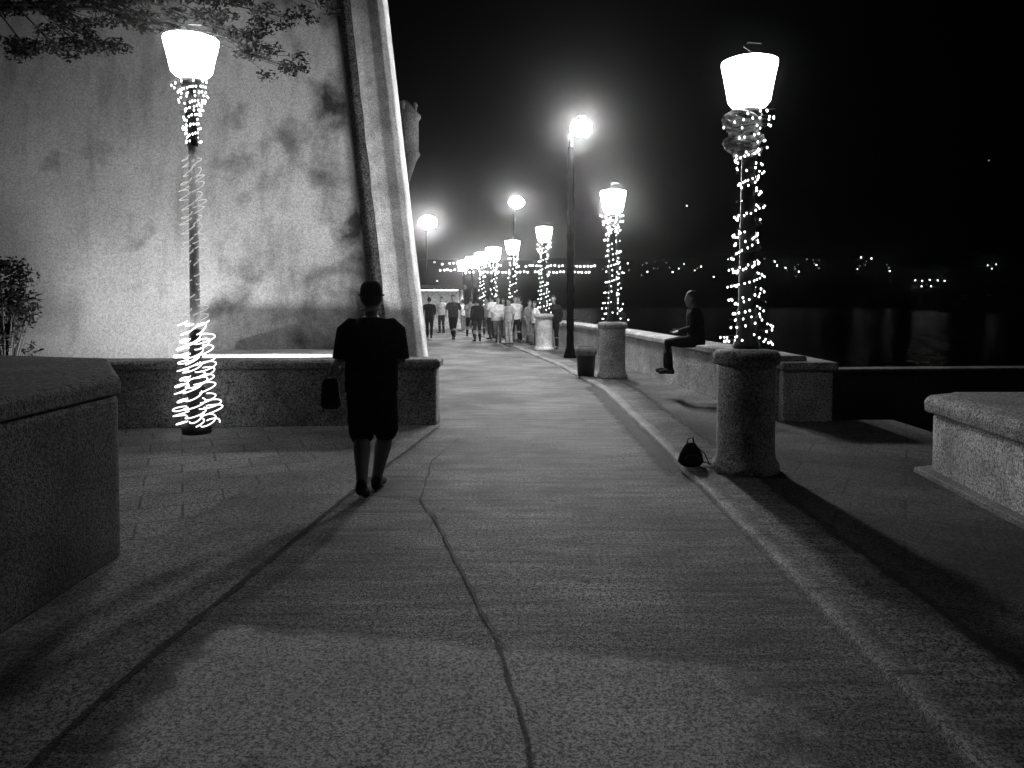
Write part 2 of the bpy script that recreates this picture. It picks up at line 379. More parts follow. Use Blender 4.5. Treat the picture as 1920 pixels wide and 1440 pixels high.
# its blunt near end turns out to the sea as a broad pier
wall_run('square concrete end pier of the sea parapet beside the dark gap', 'pier', [(3.50,9.68),(4.14,9.68)], 0.76, 0.02, name='end_pier', cap=0.08, over=0.03).location.y -= 0.0
p = bpy.data.objects['end_pier']
for c in list(p.children): bpy.data.objects.remove(c)
mb = MB().box((0,0,-0.02),(0.66,1.9,0.70)); mb.obj('pier_body', M['parapet'], p, 0.035)
MB().box((-0.04,-0.05,0.702),(0.71,1.95,0.81)).obj('coping', M['cap'], p, 0.03)
p.location = (3.50, 9.62, 0)
# near right block
t = thing('stone_block', 'broad pale concrete block with a rounded cap at the right edge', 'concrete block', (3.62,4.6,0))
mb = MB()
def plan(z, d): return [(0.05+d-0.10, 0+d, z), (2.4-d, 0+d, z), (2.6-d, 2.25-d, z), (0.42, 2.25-d, z), (0.18+d, 2.12-d, z)]
mb.loft([plan(-0.02,0), plan(0.60,0)], smooth=False); mb.obj('block_body', M['pedestal'], t, 0.04)
mb = MB(); mb.loft([plan(0.602,-0.045), plan(0.70,-0.055), plan(0.755,-0.02), plan(0.78,0.08)], smooth=False); mb.obj('coping', M['cap'], t, 0.02)
mb = MB(); mb.loft([plan(-0.02,-0.11), plan(0.085,-0.10)], smooth=False); mb.obj('plinth', M['kerb'], t, 0.01)
# steps down to the water in the gap
t = thing('stone_steps', 'dark stone steps going down to the water through the parapet gap', 'steps', (5.0, 8.2, 0))
for k in range(7):
    MB().box((k*0.34, 0.02, -3.1), (k*0.34+0.338, 1.5, 0.0-0.17*(k+1)), 0).obj('step', M['gap_dark'], t)
wall_run('low dark wall seen through the parapet gap towards the sea', 'low wall', [(4.35, 12.2), (8.6, 12.5)], 0.50, 0.3, z0=-3.0, mw='gap_dark', mc='wall_dark', cap=0.06, name='low_wall')

# left: foreground wall with blunt end
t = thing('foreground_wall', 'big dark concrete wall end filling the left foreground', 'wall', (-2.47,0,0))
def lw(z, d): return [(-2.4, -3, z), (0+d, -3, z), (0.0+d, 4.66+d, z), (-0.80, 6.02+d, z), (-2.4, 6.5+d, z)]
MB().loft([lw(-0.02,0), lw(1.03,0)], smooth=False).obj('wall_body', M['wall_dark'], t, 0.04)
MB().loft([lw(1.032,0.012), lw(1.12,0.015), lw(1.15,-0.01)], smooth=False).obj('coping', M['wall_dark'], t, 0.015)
# back wall of the recess
t = wall_run('low dark recess wall behind the walking man and left lamp', 'low wall', [(-8.5,9.25),(-5.0,9.3),(-0.95,9.62)][::1], 0.0, 0.0, name='recess_wall')
for c in list(t.children): bpy.data.objects.remove(c)
t.location = (0,0,0)
def rw(z, f): return [(-8.6,9.22-f,z),(-5.0,9.3-f,z),(-0.98+f,9.6-f,z),(-0.98+f,10.0+f,z),(-5.0,9.72+f,z),(-8.6,9.62+f,z)]
MB().loft([rw(-0.02,0), rw(0.74,0)], smooth=False).obj('wall_body', M['parapet'], t, 0.03)
MB().loft([rw(0.742,0.05), rw(0.82,0.055), rw(0.85,0.02)], smooth=False).obj('coping', M['cap'], t, 0.012)

# ---------------------------------------------------------------- bastion
def bastion_mat():
    m = mat('lime_washed_masonry', 0.34, 0.54, rough=0.9, grain=0.16, fine=40, stain=0.30, bump=0.2)
    N = m.node_tree.nodes; L = m.node_tree.links; b = N['Principled BSDF']
    src = b.inputs['Base Color'].links[0].from_socket
    tc = N.new('ShaderNodeTexCoord')
    n = N.new('ShaderNodeTexNoise'); n.inputs['Scale'].default_value = 1.0; n.inputs['Detail'].default_value = 4; n.inputs['Roughness'].default_value = 0.55; n.inputs['Distortion'].default_value = 0.25
    L.new(tc.outputs['Object'], n.inputs['Vector'])
    sx = N.new('ShaderNodeSeparateXYZ'); L.new(tc.outputs['Object'], sx.inputs[0])
    # damp growth spreads over the right part of the wall
    mr = N.new('ShaderNodeMapRange'); mr.inputs[1].default_value = -6.0; mr.inputs[2].default_value = -2.0; mr.inputs[3].default_value = 0.27; mr.inputs[4].default_value = 0.58
    L.new(sx.outputs[0], mr.inputs[0])
    sb = N.new('ShaderNodeMath'); sb.operation = 'SUBTRACT'; L.new(n.outputs[0], sb.inputs[0]); L.new(mr.outputs[0], sb.inputs[1])
    r = N.new('ShaderNodeMapRange'); r.inputs[1].default_value = -0.12; r.inputs[2].default_value = 0.10; r.inputs[3].default_value = 0.08; r.inputs[4].default_value = 1.0
    L.new(sb.outputs[0], r.inputs[0])
    mp = N.new('ShaderNodeMapping'); mp.inputs['Scale'].default_value = (1.5, 1, 0.3); L.new(tc.outputs['Object'], mp.inputs['Vector'])
    ns = N.new('ShaderNodeTexNoise'); ns.inputs['Scale'].default_value = 1.6; ns.inputs['Detail'].default_value = 6; ns.inputs['Roughness'].default_value = 0.65; L.new(mp.outputs[0], ns.inputs['Vector'])
    rs = N.new('ShaderNodeMapRange'); rs.inputs[1].default_value = 0.34; rs.inputs[2].default_value = 0.5; rs.inputs[3].default_value = 0.72; rs.inputs[4].default_value = 1.0; L.new(ns.outputs[0], rs.inputs[0])
    m0 = N.new('ShaderNodeMath'); m0.operation = 'MULTIPLY'; L.new(src, m0.inputs[0]); L.new(rs.outputs[0], m0.inputs[1])
    mu = N.new('ShaderNodeMath'); mu.operation = 'MULTIPLY'; L.new(m0.outputs[0], mu.inputs[0]); L.new(r.outputs[0], mu.inputs[1])
    L.new(mu.outputs[0], b.inputs['Base Color'])
    return m
M['bastion'] = bastion_mat()
M['turret'] = mat('turret_masonry', 0.02, 0.05, grain=0.5, fine=40, stain=2.0)  # turret masonry darker than the main wall
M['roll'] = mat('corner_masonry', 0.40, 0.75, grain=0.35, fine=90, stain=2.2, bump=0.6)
bast = thing('bastion', 'huge floodlit fortress wall with sloping sides and mottled plaster', 'fortress wall', (0,0,0))
BH = 8.6
def cx(z): return -1.37 - 0.124*z
def cy(z): return 12.0 + 0.11*z
mb = MB(); rings = []
for iz in range(62):
    z = BH*iz/61; row = []
    for ix in range(101):
        x = -16 + (cx(z)-0.80+16)*ix/100
        y = cy(z) + 0.03*noise.noise(Vector((x*0.6, z*0.6, 0))) + 0.006*noise.noise(Vector((x*2.4, z*2.4, 3)))
        if ix == 100: y = cy(z)
        row.append((x, y, z))
    row += [(cx(z)-0.795, cy(z)+0.32, z), (-16, cy(z)+0.6, z)]
    rings.append(row)
mb.loft(rings, closed=True, caps=True).obj('wall_face', M['bastion'], bast)
mb = MB(); rings = []
for iz in range(50):
    z = BH*iz/49; row = [(cx(z)-0.80, cy(z)+0.30, z), (cx(z)-0.53, cy(z)+0.30, z)]
    row += [(cx(z)-0.53, cy(z)+0.62, z), (cx(z)-0.80, cy(z)+0.62, z)]
    rings.append(row)
mb.loft(rings, smooth=False).obj('recessed_channel', mat('dark_masonry', 0.08, 0.17, grain=0.5, fine=40, stain=1.5), bast)  # channel masonry darker than the wall beside it
mb = MB(); rings = []
for iz in range(90):
    z = BH*iz/89; c = Vector((cx(z)-0.265, cy(z)+0.12, z)); row = []
    j = 0.02*noise.noise(Vector((0.5, 7, z*2)))
    for k in range(15):
        a = math.pi + math.pi*k/14; rr = 0.262 + j + (0.012 if k % 3 else -0.02)
        row.append((c.x + rr*math.cos(a), c.y + rr*math.sin(a)*0.9, z))
    row += [(cx(z)-0.01, cy(z)+0.9, z), (cx(z)-0.52, cy(z)+0.9, z)]
    rings.append(row)
mb.loft(rings).obj('corner_roll', M['roll'], bast)
# return wall going back along the promenade
mb = MB(); rings = []
for iz in range(30):
    z = BH*iz/29; row = []
    for ky in range(40):
        y = cy(z)+0.85 + (31-12.9)*ky/39
        row.append((cx(z)-0.05-0.135*(y-12.8) + 0.05*noise.noise(Vector((y*0.8, z*0.8, 4))), y, z))
    row.append((-12, 31, z)); row.append((-12, cy(z)+0.85, z)); rings.append(row)
mb.loft(rings).obj('return_wall', M['bastion'], bast)
tu = MB().lathe([(0.05,-1.15),(0.16,-0.95),(0.24,-0.7),(0.33,-0.45),(0.42,-0.32),(0.42,-0.26),(0.38,-0.24),(0.38,0.62),(0.44,0.66),(0.44,0.74),(0.36,0.80),(0.24,0.98),(0.1,1.10),(0.03,1.14)], n=12).obj('sentry_turret', M['turret'], bast)
tu.location = (-2.86, 20, 5.75)
for sx_ in (-0.3, 0.0, 0.3):
    q = MB().lathe([(0.05,0.74),(0.05,0.92),(0.08,0.96),(0.03,1.06)], c=(sx_, -0.3 if sx_ == 0 else -0.1), n=8).obj('finial', M['turret'], tu)
MB().box((-0.07,-0.40,0.1),(0.07,-0.365,0.42)).obj('lookout_slit', M['joint'], tu)
# lit ledge at its foot
t = thing('stone_ledge', 'bright floodlit stone ledge at the foot of the bastion', 'ledge', (-4.9, 10.75, 0))
MB().box((0,0,-0.02),(2.9,0.9,0.84)).obj('ledge_body', M['roll'], t, 0.04)
# floodlights behind the recess wall
for i, (x, lab) in enumerate([(-6.3,'small black floodlight in the recess behind the wall near the shrub'),(-4.9,'small black floodlight behind the wall just left of the lamp'),(-3.1,'small black floodlight behind the wall nearest the bastion corner')]):
    f = thing('floodlight', lab, 'floodlight', (x, 9.95, 0), 0, 'floodlights at the foot of the bastion')
    MB().box((-0.16,-0.07,0.18),(0.16,0.07,0.40),0.02).obj('housing', M['metal'], f)
    MB().tube([(-0.19,0,0.3),(-0.19,0,0.03),(0.19,0,0.03),(0.19,0,0.3)], 0.014).obj('bracket', M['metal'], f)
    MB().box((-0.14,-0.05,0.402),(0.14,0.05,0.408)).obj('lens', M['lens'], f)
    ld = bpy.data.lights.new('flood_beam', 'AREA'); ld.shape = 'RECTANGLE'; ld.size = 0.28; ld.size_y = 0.12; ld.energy = FLOOD
    lo = bpy.data.objects.new('flood_beam', ld); C.objects.link(lo); lo.parent = f; lo.location = (0,0.03,0.43)
    lo.rotation_euler = Vector((0.25*(1 if x < -4 else -1), 1.0, 2.6)).to_track_quat('-Z','Y').to_euler()

# ---------------------------------------------------------------- street lamps
bulb_me = {}
def bulb_mesh(r):
    if r not in bulb_me: bulb_me[r] = MB().sphere((0,0,0), (r, r, r*1.35), 6, 5).mesh('bulb', M['bulb'])
    return bulb_me[r]
def bowl_profile(s, f=0.8): return [(r, z*f) for r, z in [(0.085*s,-0.02*s),(0.15*s,0.015*s),(0.188*s,0.075*s),(0.205*s,0.20*s),(0.226*s,0.34*s),(0.25*s,0.48*s),(0.250*s,0.52*s),(0.2*s,0.545*s),(0.09*s,0.56*s)]]
def fairy(parent, z0, z1, rad, turns, per, r, seed, gauze_top=None, maxobj=100):
    """string of small bulbs wound round the post"""
    rnd = random.Random(seed); pts = []; bl = []
    n = int(turns*per*2)
    for i in range(n+1):
        t = i/n; z = z0+(z1-z0)*t; a = 2*math.pi*turns*t
        rr = rad(t)*(1+0.22*math.sin(a*0.31+seed)+0.12*rnd.uniform(-1,1)); lean = 0.022*math.sin(a+1)
        p = Vector((rr*math.cos(a)+0.02*math.sin(t*9+seed), rr*math.sin(a), z+lean)); pts.append(p)
        if (i % 2 == 0 or math.sin(a*0.37+seed*1.3) > 0.55) and math.sin(a*0.53+seed) > -0.72: bl.append(p + Vector((rnd.uniform(-1,1), rnd.uniform(-1,1), -1.2))*r*1.2)
    st = MB().tube(pts, 0.0035, n=4).obj('light_string', M['cable'], parent)
    bl.sort(key=lambda p: p.y + parent.location.y*0 + rnd.random()*0.02)
    for p in bl[:maxobj]:
        o = bpy.data.objects.new('bulb', bulb_mesh(r)); C.objects.link(o); o.parent = st; o.location = p
    if bl[maxobj:]:
        mb = MB()
        for p in bl[maxobj:]: mb.sphere(p, (r, r, r*1.35), 5, 4)
        o = mb.obj('bulbs', M['bulb'], st); o['kind'] = 'stuff'
    return st
def lamp(loc, label, idx, H=3.36, ped=True, s=1.0, mb_='bowl', turns=16, per=11, br=0.008, group='street lamps on round pedestals', hf=0.8):
    t = thing('street_lamp', label, 'street lamp', loc, 0, group)
    if ped:
        pd = MB().lathe([(0.30,-0.02),(0.305,0.07),(0.275,0.10),(0.262,0.16),(0.258,0.5),(0.262,0.94),(0.268,0.985)], n=40).obj('pedestal', M['pedestal'], t)
        MB().lathe([(0.285,0.987),(0.30,1.0),(0.30,1.075),(0.27,1.11),(0.12,1.13)], n=40).obj('pedestal_cap', M['cap'], pd)
        z0 = 1.12
        prof = [(0.12,z0-0.01),(0.12,z0+0.05),(0.095,z0+0.09),(0.088,z0+0.3),(0.10,z0+0.33),(0.078,z0+0.38),(0.070,z0+1.1),(0.060,H-0.35),(0.075,H-0.33),(0.05,H-0.28),(0.04,H-0.1)]
    else:
        z0 = 0.0
        prof = [(0.17,-0.01),(0.17,0.06),(0.12,0.12),(0.10,0.45),(0.125,0.5),(0.08,0.58),(0.065,1.8),(0.055,H-0.5),(0.085,H-0.46),(0.06,H-0.4),(0.05,H-0.1)]
    if ped: MB().lathe(prof, n=16).obj('post', M['metal'], t)
    else:
        MB().lathe(prof[:6]+[(0.07,1.25),(0.064,1.26)], n=16).obj('post_base', M['metal'], t)
        MB().lathe([(0.060,1.255),(0.050,3.46)], n=16).obj('post', M['washed_out_post'], t)  # middle length paled in colour, as if washed out against the bright wall
        MB().lathe([(0.062,3.45),(0.055,H-0.5),(0.085,H-0.46),(0.06,H-0.4),(0.05,H-0.1)], n=16).obj('post_top', M['metal'], t)  # dark upper length of the same post, split from the paled middle
    ho = MB().lathe([(0.045*s,H-0.12*s),(0.09*s,H-0.10*s),(0.11*s,H-0.05*s),(0.10*s,H-0.015*s)], n=20).obj('bowl_holder', M['metal'], t)
    MB().lathe([(r, H+z) for r, z in bowl_profile(s, hf)], n=36).obj('bowl', M[mb_], t)
    MB().tube([(0.02,0,H+0.555*s*hf),(0.02,0,H+0.56*s*hf+0.06),(-0.05,0,H+0.56*s*hf+0.11),(-0.02,0,H+0.56*s*hf+0.15),(0.1*s,0,H+0.56*s*hf+0.14)], 0.007, n=6).obj('finial', M['metal'], t)
    return t
R_LAMPS = [(2.17,6.9),(2.02,15.0),(0.98,22.9),(0.02,29.2),(-0.85,34.8),(-1.55,38.6),(-2.28,42.5),(-3.05,47.0)]
lab = ['nearest right street lamp on a broad round pedestal with bulbs and pale gauze', 'second right street lamp with a tight wrap of tiny bulbs behind the litter bin',
       'third right street lamp beside the dark standing figure', 'fourth right street lamp above the crowd', 'fifth right street lamp beyond the crowd',
       'sixth right lamp merging in the far row of lit bowls', 'seventh right lamp merging in the far row of lit bowls', 'farthest right lamp at the bend of the promenade']
for i, (x, y) in enumerate(R_LAMPS):
    t = lamp((x, y, 0.04 if i else 0.04), lab[i], i, H=3.33 if i != 1 else 3.3, s=1.0 if i < 3 else (1.15 if i == 3 else 1.4), mb_='bowl' if i < 1 else ('bowl_second' if i == 1 else 'bowl_far'))
    k = min(i, 4); br = (0.0085, 0.0105, 0.0125, 0.015, 0.018)[k]; tn = (14, 17, 14, 12, 9)[k]; pr = (9, 7, 6, 5, 5)[k]
    if i < 6:
        fairy(t, 1.16, 2.95, (lambda q: 0.13 + 0.09*(1-q)**3) if i else (lambda q: 0.10 + 0.10*(1-q)**3), tn, pr, br, i+1)
        if i == 0: fairy(t, 1.18, 2.9, lambda q: 0.095 + 0.12*(1-q)**3, 11, 11, 0.0075, 57)
        fairy(t, 2.90, 3.30, lambda q: 0.09 + 0.14*q, (6,7,6,5,4,4)[k], (9,9,7,5,4,4)[k], br, i+31)
# nearest lamp: pale gauze ribbon bunched below the bowl
t0 = bpy.data.objects['street_lamp']
mb = MB(); rnd = random.Random(3)
for k in range(9):
    z = 3.26 - k*0.042; off = -0.05 - 0.03*math.sin(k*1.3)
    ring = []
    for j in range(20):
        a = 2*math.pi*j/20; rr = 0.155 - k*0.006 + 0.03*math.sin(3*a+k*1.7) + rnd.uniform(-.008,.008)
        ring.append((off+rr*math.cos(a), rr*math.sin(a)*0.7, z + 0.03*math.sin(2*a+k)))
    mb.tube(ring, 0.017, n=6, flat_=1.8)
mb.obj('gauze_ribbon', M['gauze'], t0)

# lamp beside the bastion: taller, stands on the paving, with added glowing coils shaped like trails of shaken bulbs
tl = lamp((-3.82, 9.0, 0.0), 'tall left street lamp with added glowing coils like bulb trails before the bastion', 9, H=4.27, ped=False, hf=0.68, s=1.24, mb_='bowl_side', group=None)
def coil(axes, z0, z1, rad, pitch, th, m, seed, name):
    rnd = random.Random(seed); mb = MB()
    for (ox, oy) in axes:
        nl = int((z1-z0)/pitch); K = [(rnd.uniform(0.62,1.25), rnd.uniform(-.035,.035), rnd.uniform(-.03,.03), rnd.uniform(0.2,1.0), rnd.uniform(-.03,.03)) for _ in range(nl+3)]
        pts = []; ph = rnd.uniform(0, 6)
        for i in range(nl*22):
            u = i/22; t = u/nl; k0, k1 = K[int(u)], K[int(u)+1]; f = u-int(u); f = f*f*(3-2*f)
            sc, dx, dy, tl_, dz = [p+(q-p)*f for p, q in zip(k0, k1)]
            a = ph + 2*math.pi*u; rr = rad(t)*sc; k = 1-0.5*t
            pts.append(Vector((ox*k+dx+rr*math.cos(a), oy*k+dy+rr*math.sin(a)*0.8, z0+(z1-z0)*t+dz+0.045*tl_*math.sin(a)+0.02*math.cos(a))))
        mb.tube(pts, th, n=5)
    return mb.obj(name, M[m], tl)
coil([(-0.15,-0.05),(0.03,-0.12),(0.17,-0.02)], 0.10, 1.35, lambda t: 0.115-0.02*t, 0.085, 0.008, 'trail', 1, 'bulb_trail')
coil([(-0.11,-0.06),(0.11,-0.02)], 1.38, 3.35, lambda t: 0.075-0.01*t, 0.095, 0.0045, 'trail_dim', 2, 'bulb_trail')
fairy(tl, 3.50, 4.2, lambda q: 0.07 + 0.12*q*q, 13, 12, 0.0105, 77)

# ---------------------------------------------------------------- road lights on tall masts
for i, (x, y, z, r, lb) in enumerate([(1.83,20,6.25,0.27,'brightest mast light high over the promenade, largest of the three bursts'),
                                   (0.22,38,6.65,0.38,'middle mast light hanging above the row of lit bowls'),
                                   (-5.6,50,6.95,0.60,'low mast light shining just right of the bastion corner')]):
    t = thing('mast_light', lb, 'street light', (x - (0.27 if i==0 else 0.1), y, -0.2), 0, 'tall mast lights over the promenade')
    dx = 0.27 if i == 0 else 0.1
    MB().lathe([(0.19,0),(0.17,0.3),(0.11,0.5)]+[(0.095+0.01*math.sin(k*2.2), 0.6+k*0.16) for k in range(30)]+[(0.07,z-0.4)] if i==0 else [(0.12,0),(0.08,0.5),(0.045,z-0.3)], n=14).obj('mast', M['black'] if i==0 else M['black'], t)
    MB().tube([(0,0,z-0.5),(0,0,z-0.1),(dx*0.4,0,z+0.18),(dx,0,z+0.24)], 0.05, n=8).obj('arm', M['metal'], t)
    MB().lathe([(r*0.55, z+0.26),(r*0.5, z+0.34),(0.1, z+0.42)], c=(dx,0), n=20).obj('hood', M['metal'], t)
    MB().sphere((dx,0,z+0.2-r*0.4), (r,r,r*0.75), 20, 12).obj('lantern', M['mast_lamp' if i else 'mast_lamp_near'], t)

# ---------------------------------------------------------------- people
def hand(mb, wrist, d, up, side, s=1.0, curl=0.6):
    """palm + four fingers + thumb; d: pointing direction, up: back of the hand normal, side: thumb side"""
    d = d.normalized(); side = (side - d*side.dot(d)).normalized(); up = d.cross(side)*(-1)
    w_ = Vector(wrist); 
    for q in (-0.026,-0.009,0.009,0.026):
        mb.tube([w_+side*q*0.6*s, w_+d*0.045*s+side*q*s, w_+d*0.088*s+side*q*1.05*s], [0.013*s,0.015*s,0.012*s], n=6)
    for q, ln in ((0.028,0.070),(0.010,0.080),(-0.009,0.074),(-0.027,0.058)):
        p = w_+d*0.088*s+side*q*s; pts = [p]; dd = d.copy()
        for k in range(3):
            dd = (Matrix.Rotation(curl, 3, side) @ dd); p = p + dd*(ln*s/2.7); pts.append(p)
        mb.tube(pts, [0.009*s,0.0085*s,0.008*s,0.007*s], n=6)
    mb.tube([w_+side*0.022*s+d*0.02*s, w_+side*0.048*s+d*0.045*s, w_+side*0.056*s+d*0.075*s, w_+side*0.048*s+d*0.098*s], [0.012*s,0.011*s,0.009*s,0.0075*s], n=6)

def person(label, loc, rz, J, skin='skin', top='dark', bottom='dark', hairm='hair', s=1.0, vox=0.012, cat='person', group=None, long_bottom=True, hat=False, collar=False, hands=True, sleeves='short', hair_long=False, female=False, bulk=1.0):
    """J: joints, all in metres for the local figure facing +Y"""
    t = thing('person', label, cat, loc, rz, group); t.scale = (s,)*3
    V = lambda k: Vector(J[k])
    pel, che, nk, hd = V('pelvis'), V('chest'), V('neck'), V('head')
    wf = 0.9 if female else 1.0; bk = bulk
    def torso(mb, g=0.0, lo=-0.12, hi=1.0, loose=0.0):
        ax = (nk - pel); n = 18; rings = []
        prof = [(-0.16,0.150,0.105),(-0.08,0.172,0.122),(0.05,0.170,0.118),(0.22,0.148,0.105),(0.42,0.152,0.110),(0.62,0.176*wf,0.120),(0.74,0.182*wf,0.112),(0.84,0.150*wf,0.095),(0.92,0.105,0.080),(0.98,0.072,0.066),(1.04,0.058,0.058)]
        for f, rx, ry in prof:
            if f < lo-0.001 or f > hi+0.001: continue
            if loose and f < 0.6: rx = max(rx, loose); ry = max(ry, loose*0.68)
            c = pel.lerp(che, f/0.6) if f < 0.6 else che.lerp(nk, (f-0.6)/0.4)
            rings.append([c + Vector(((rx*(bk if f < 0.7 else 1)+g)*math.cos(2*math.pi*j/n), (ry+g)*math.sin(2*math.pi*j/n), 0)) for j in range(n)])
        mb.loft(rings)
    b = MB(); torso(b)
    b.tube([nk-Vector((0,0,0.06)), nk, hd-Vector((0,0.01,0.06))], [0.062,0.056,0.054], n=12)
    # head: skull, face, jaw, nose, ears, chin
    f = Vector(J.get('face', (0,1,0))).normalized(); r = Vector((f.y, -f.x, 0))
    def hp(a, bq, c): return hd + r*a + f*bq + Vector((0,0,c))
    rings = []
    for z, rx, ry, sh in ((-0.125,0.030,0.035,0.045),(-0.105,0.050,0.062,0.028),(-0.06,0.064,0.082,0.012),(0,0.074,0.095,0.0),(0.05,0.077,0.098,-0.006),(0.09,0.066,0.084,-0.01),(0.115,0.04,0.055,-0.012),(0.124,0.015,0.02,-0.012)):
        rings.append([hp(rx*math.cos(2*math.pi*j/16), ry*math.sin(2*math.pi*j/16)+sh, z) for j in range(16)])
    b.loft(rings)
    b.tube([hp(0,0.088,0.02), hp(0,0.108,-0.022), hp(0,0.094,-0.036)], [0.009,0.013,0.011], n=6)
    for sd in (-1, 1):
        b.tube([hp(sd*0.075,-0.012,-0.022), hp(sd*0.084,-0.018,0.0), hp(sd*0.082,-0.02,0.024)], [0.009,0.012,0.011], n=6)
        b.sphere(hp(sd*0.03,0.083,0.004), 0.013, 8, 6)
    b.tube([hp(-0.022,0.091,-0.062), hp(0,0.096,-0.062), hp(0.022,0.091,-0.062)], 0.007, n=6)
    for k, sd in (('l',-1),('r',1)):
        sh, el, wri = V('sh_'+k), V('el_'+k), V('wr_'+k)
        b.tube([che.lerp(nk,0.62)+Vector((sd*0.08,0,0)), sh+Vector((-sd*0.03,0,0.005)), sh+Vector((sd*0.012,0,-0.035)), sh.lerp(el,0.3), sh.lerp(el,0.6), el, el.lerp(wri,0.3), el.lerp(wri,0.7), wri], [0.052,0.050*wf,0.052*wf,0.05,0.043,0.036,0.038,0.030,0.024], n=10)
        hpj, kn, an, to = V('hip_'+k), V('kn_'+k), V('an_'+k), V('toe_'+k)
        b.tube([hpj+Vector((0,0,0.05)), hpj, hpj.lerp(kn,0.4), hpj.lerp(kn,0.8), kn, kn.lerp(an,0.3), kn.lerp(an,0.65), an], [v*(0.5+0.5*bk) for v in (0.08,0.084,0.078,0.062,0.060,0.066,0.050,0.040)], n=12)
        hv = (an-kn).normalized(); fd = (to-an); 
        b.tube([an+Vector((0,-0.03,-0.03)), an.lerp(to,0.4)+Vector((0,0,-0.01)), to], [0.032,0.034,0.024], n=8)
        hdv = Vector(J.get('hd_'+k, (wri-el))).normalized()
        if hands:
            hand(b, wri, hdv, None, Vector(J.get('thumb_'+k, (0,1,0))), 1.0, J.get('curl', 0.45))
        else: b.tube([wri, wri+hdv*0.07, wri+hdv*0.15], [0.026,0.034,0.02], n=6)
    fuse(b, 'body', M[skin], t, vox, 3)
    # top
    c = MB(); torso(c, 0.020, -0.17, 0.98, 0.17)
    for k, sd in (('l',-1),('r',1)):
        sh, el, wri = V('sh_'+k), V('el_'+k), V('wr_'+k)
        if sleeves == 'short': c.tube([che.lerp(nk,0.60)+Vector((sd*0.08,0,0)), sh+Vector((-sd*0.03,0,0)), sh+Vector((sd*0.015,0,-0.045)), sh.lerp(el,0.5), sh.lerp(el,0.97)], [0.058,0.060*wf,0.066*wf,0.062*bk,0.058*bk], n=14, ends=False)
        else: c.tube([che.lerp(nk,0.60)+Vector((sd*0.08,0,0)), sh+Vector((-sd*0.03,0,0)), sh+Vector((sd*0.012,0,-0.04)), sh.lerp(el,0.5), el, el.lerp(wri,0.9)], [0.056,0.058*wf,0.062*wf,0.060,0.054,0.042], n=12)
    fuse(c, 'shirt', M[top], t, vox, 3)
    c = MB(); torso(c, 0.016, -0.17, 0.23)
    for k in 'lr':
        hpj, kn, an = V('hip_'+k), V('kn_'+k), V('an_'+k)
        if long_bottom: c.tube([hpj+Vector((0,0,0.05)), hpj, hpj.lerp(kn,0.5), kn, kn.lerp(an,0.5), kn.lerp(an,0.93)], [0.095,0.1,0.09,0.07,0.064,0.058], n=12)
        else: c.tube([hpj+Vector((0,0,0.05)), hpj, hpj.lerp(kn,0.5), hpj.lerp(kn,0.95)], [0.10,0.112,0.112,0.108], n=12)
    fuse(c, 'trousers' if long_bottom else 'shorts', M[bottom], t, vox, 3)
    for k in 'lr':
        an, to = V('an_'+k), V('toe_'+k); c = MB()
        c.tube([an+Vector((0,-0.045,-0.045)), an.lerp(to,0.45)+Vector((0,0,-0.012)), to], [0.04,0.043,0.036], n=10, flat_=0.95)
        c.tube([an+Vector((0,-0.02,0.0)), an+Vector((0,-0.03,-0.03))], [0.045,0.045], n=10)
        fuse(c, 'shoe', M['dark2'], t, vox, 2)
    # hair / cap
    c = MB(); rings = []
    base = -0.055 if not hair_long else -0.19
    for z, k2 in ((base,0.72),(base*0.5,0.95),(0.02,1.0),(0.07,0.98),(0.11,0.75),(0.135,0.3)):
        kk = 1.10*k2
        rings.append([hp(0.077*kk*math.cos(2*math.pi*j/16), 0.098*kk*math.sin(2*math.pi*j/16)*(1.0 if math.sin(2*math.pi*j/16) < 0 else (0.35 if z < 0.05 else 0.9)) -0.012, z) for j in range(16)])
    c.loft(rings); fuse(c, 'hair', M[hairm], t, vox*0.7, 2)
    if hat:
        c = MB(); rings = []
        for z, k2 in ((0.028,1.02),(0.04,1.16),(0.08,1.15),(0.115,1.02),(0.14,0.72),(0.15,0.2)):
            rings.append([hp(0.077*k2*math.cos(2*math.pi*j/20), 0.098*k2*math.sin(2*math.pi*j/20)-0.008, z) for j in range(20)])
        c.loft(rings)
        rings = []
        for dz in (0.0, 0.012):
            rings.append([hp(0.102*math.cos(2*math.pi*j/20), 0.128*math.sin(2*math.pi*j/20)-0.002, 0.036+dz-0.012*abs(math.cos(2*math.pi*j/20))) for j in range(20)])
        c.loft(rings); c.obj('hat', M['dark'], t)
    if collar:
        c = MB(); P = []
        for j in range(17):
            a = math.pi*1.12 + math.pi*0.76*j/16
            P.append(nk + Vector((0.072*math.cos(a), 0.072*math.sin(a)-0.004, 0.052)))
        c.tube(P, 0.013, n=8, flat_=1.0).obj('collar', M['pale'], t)
    return t

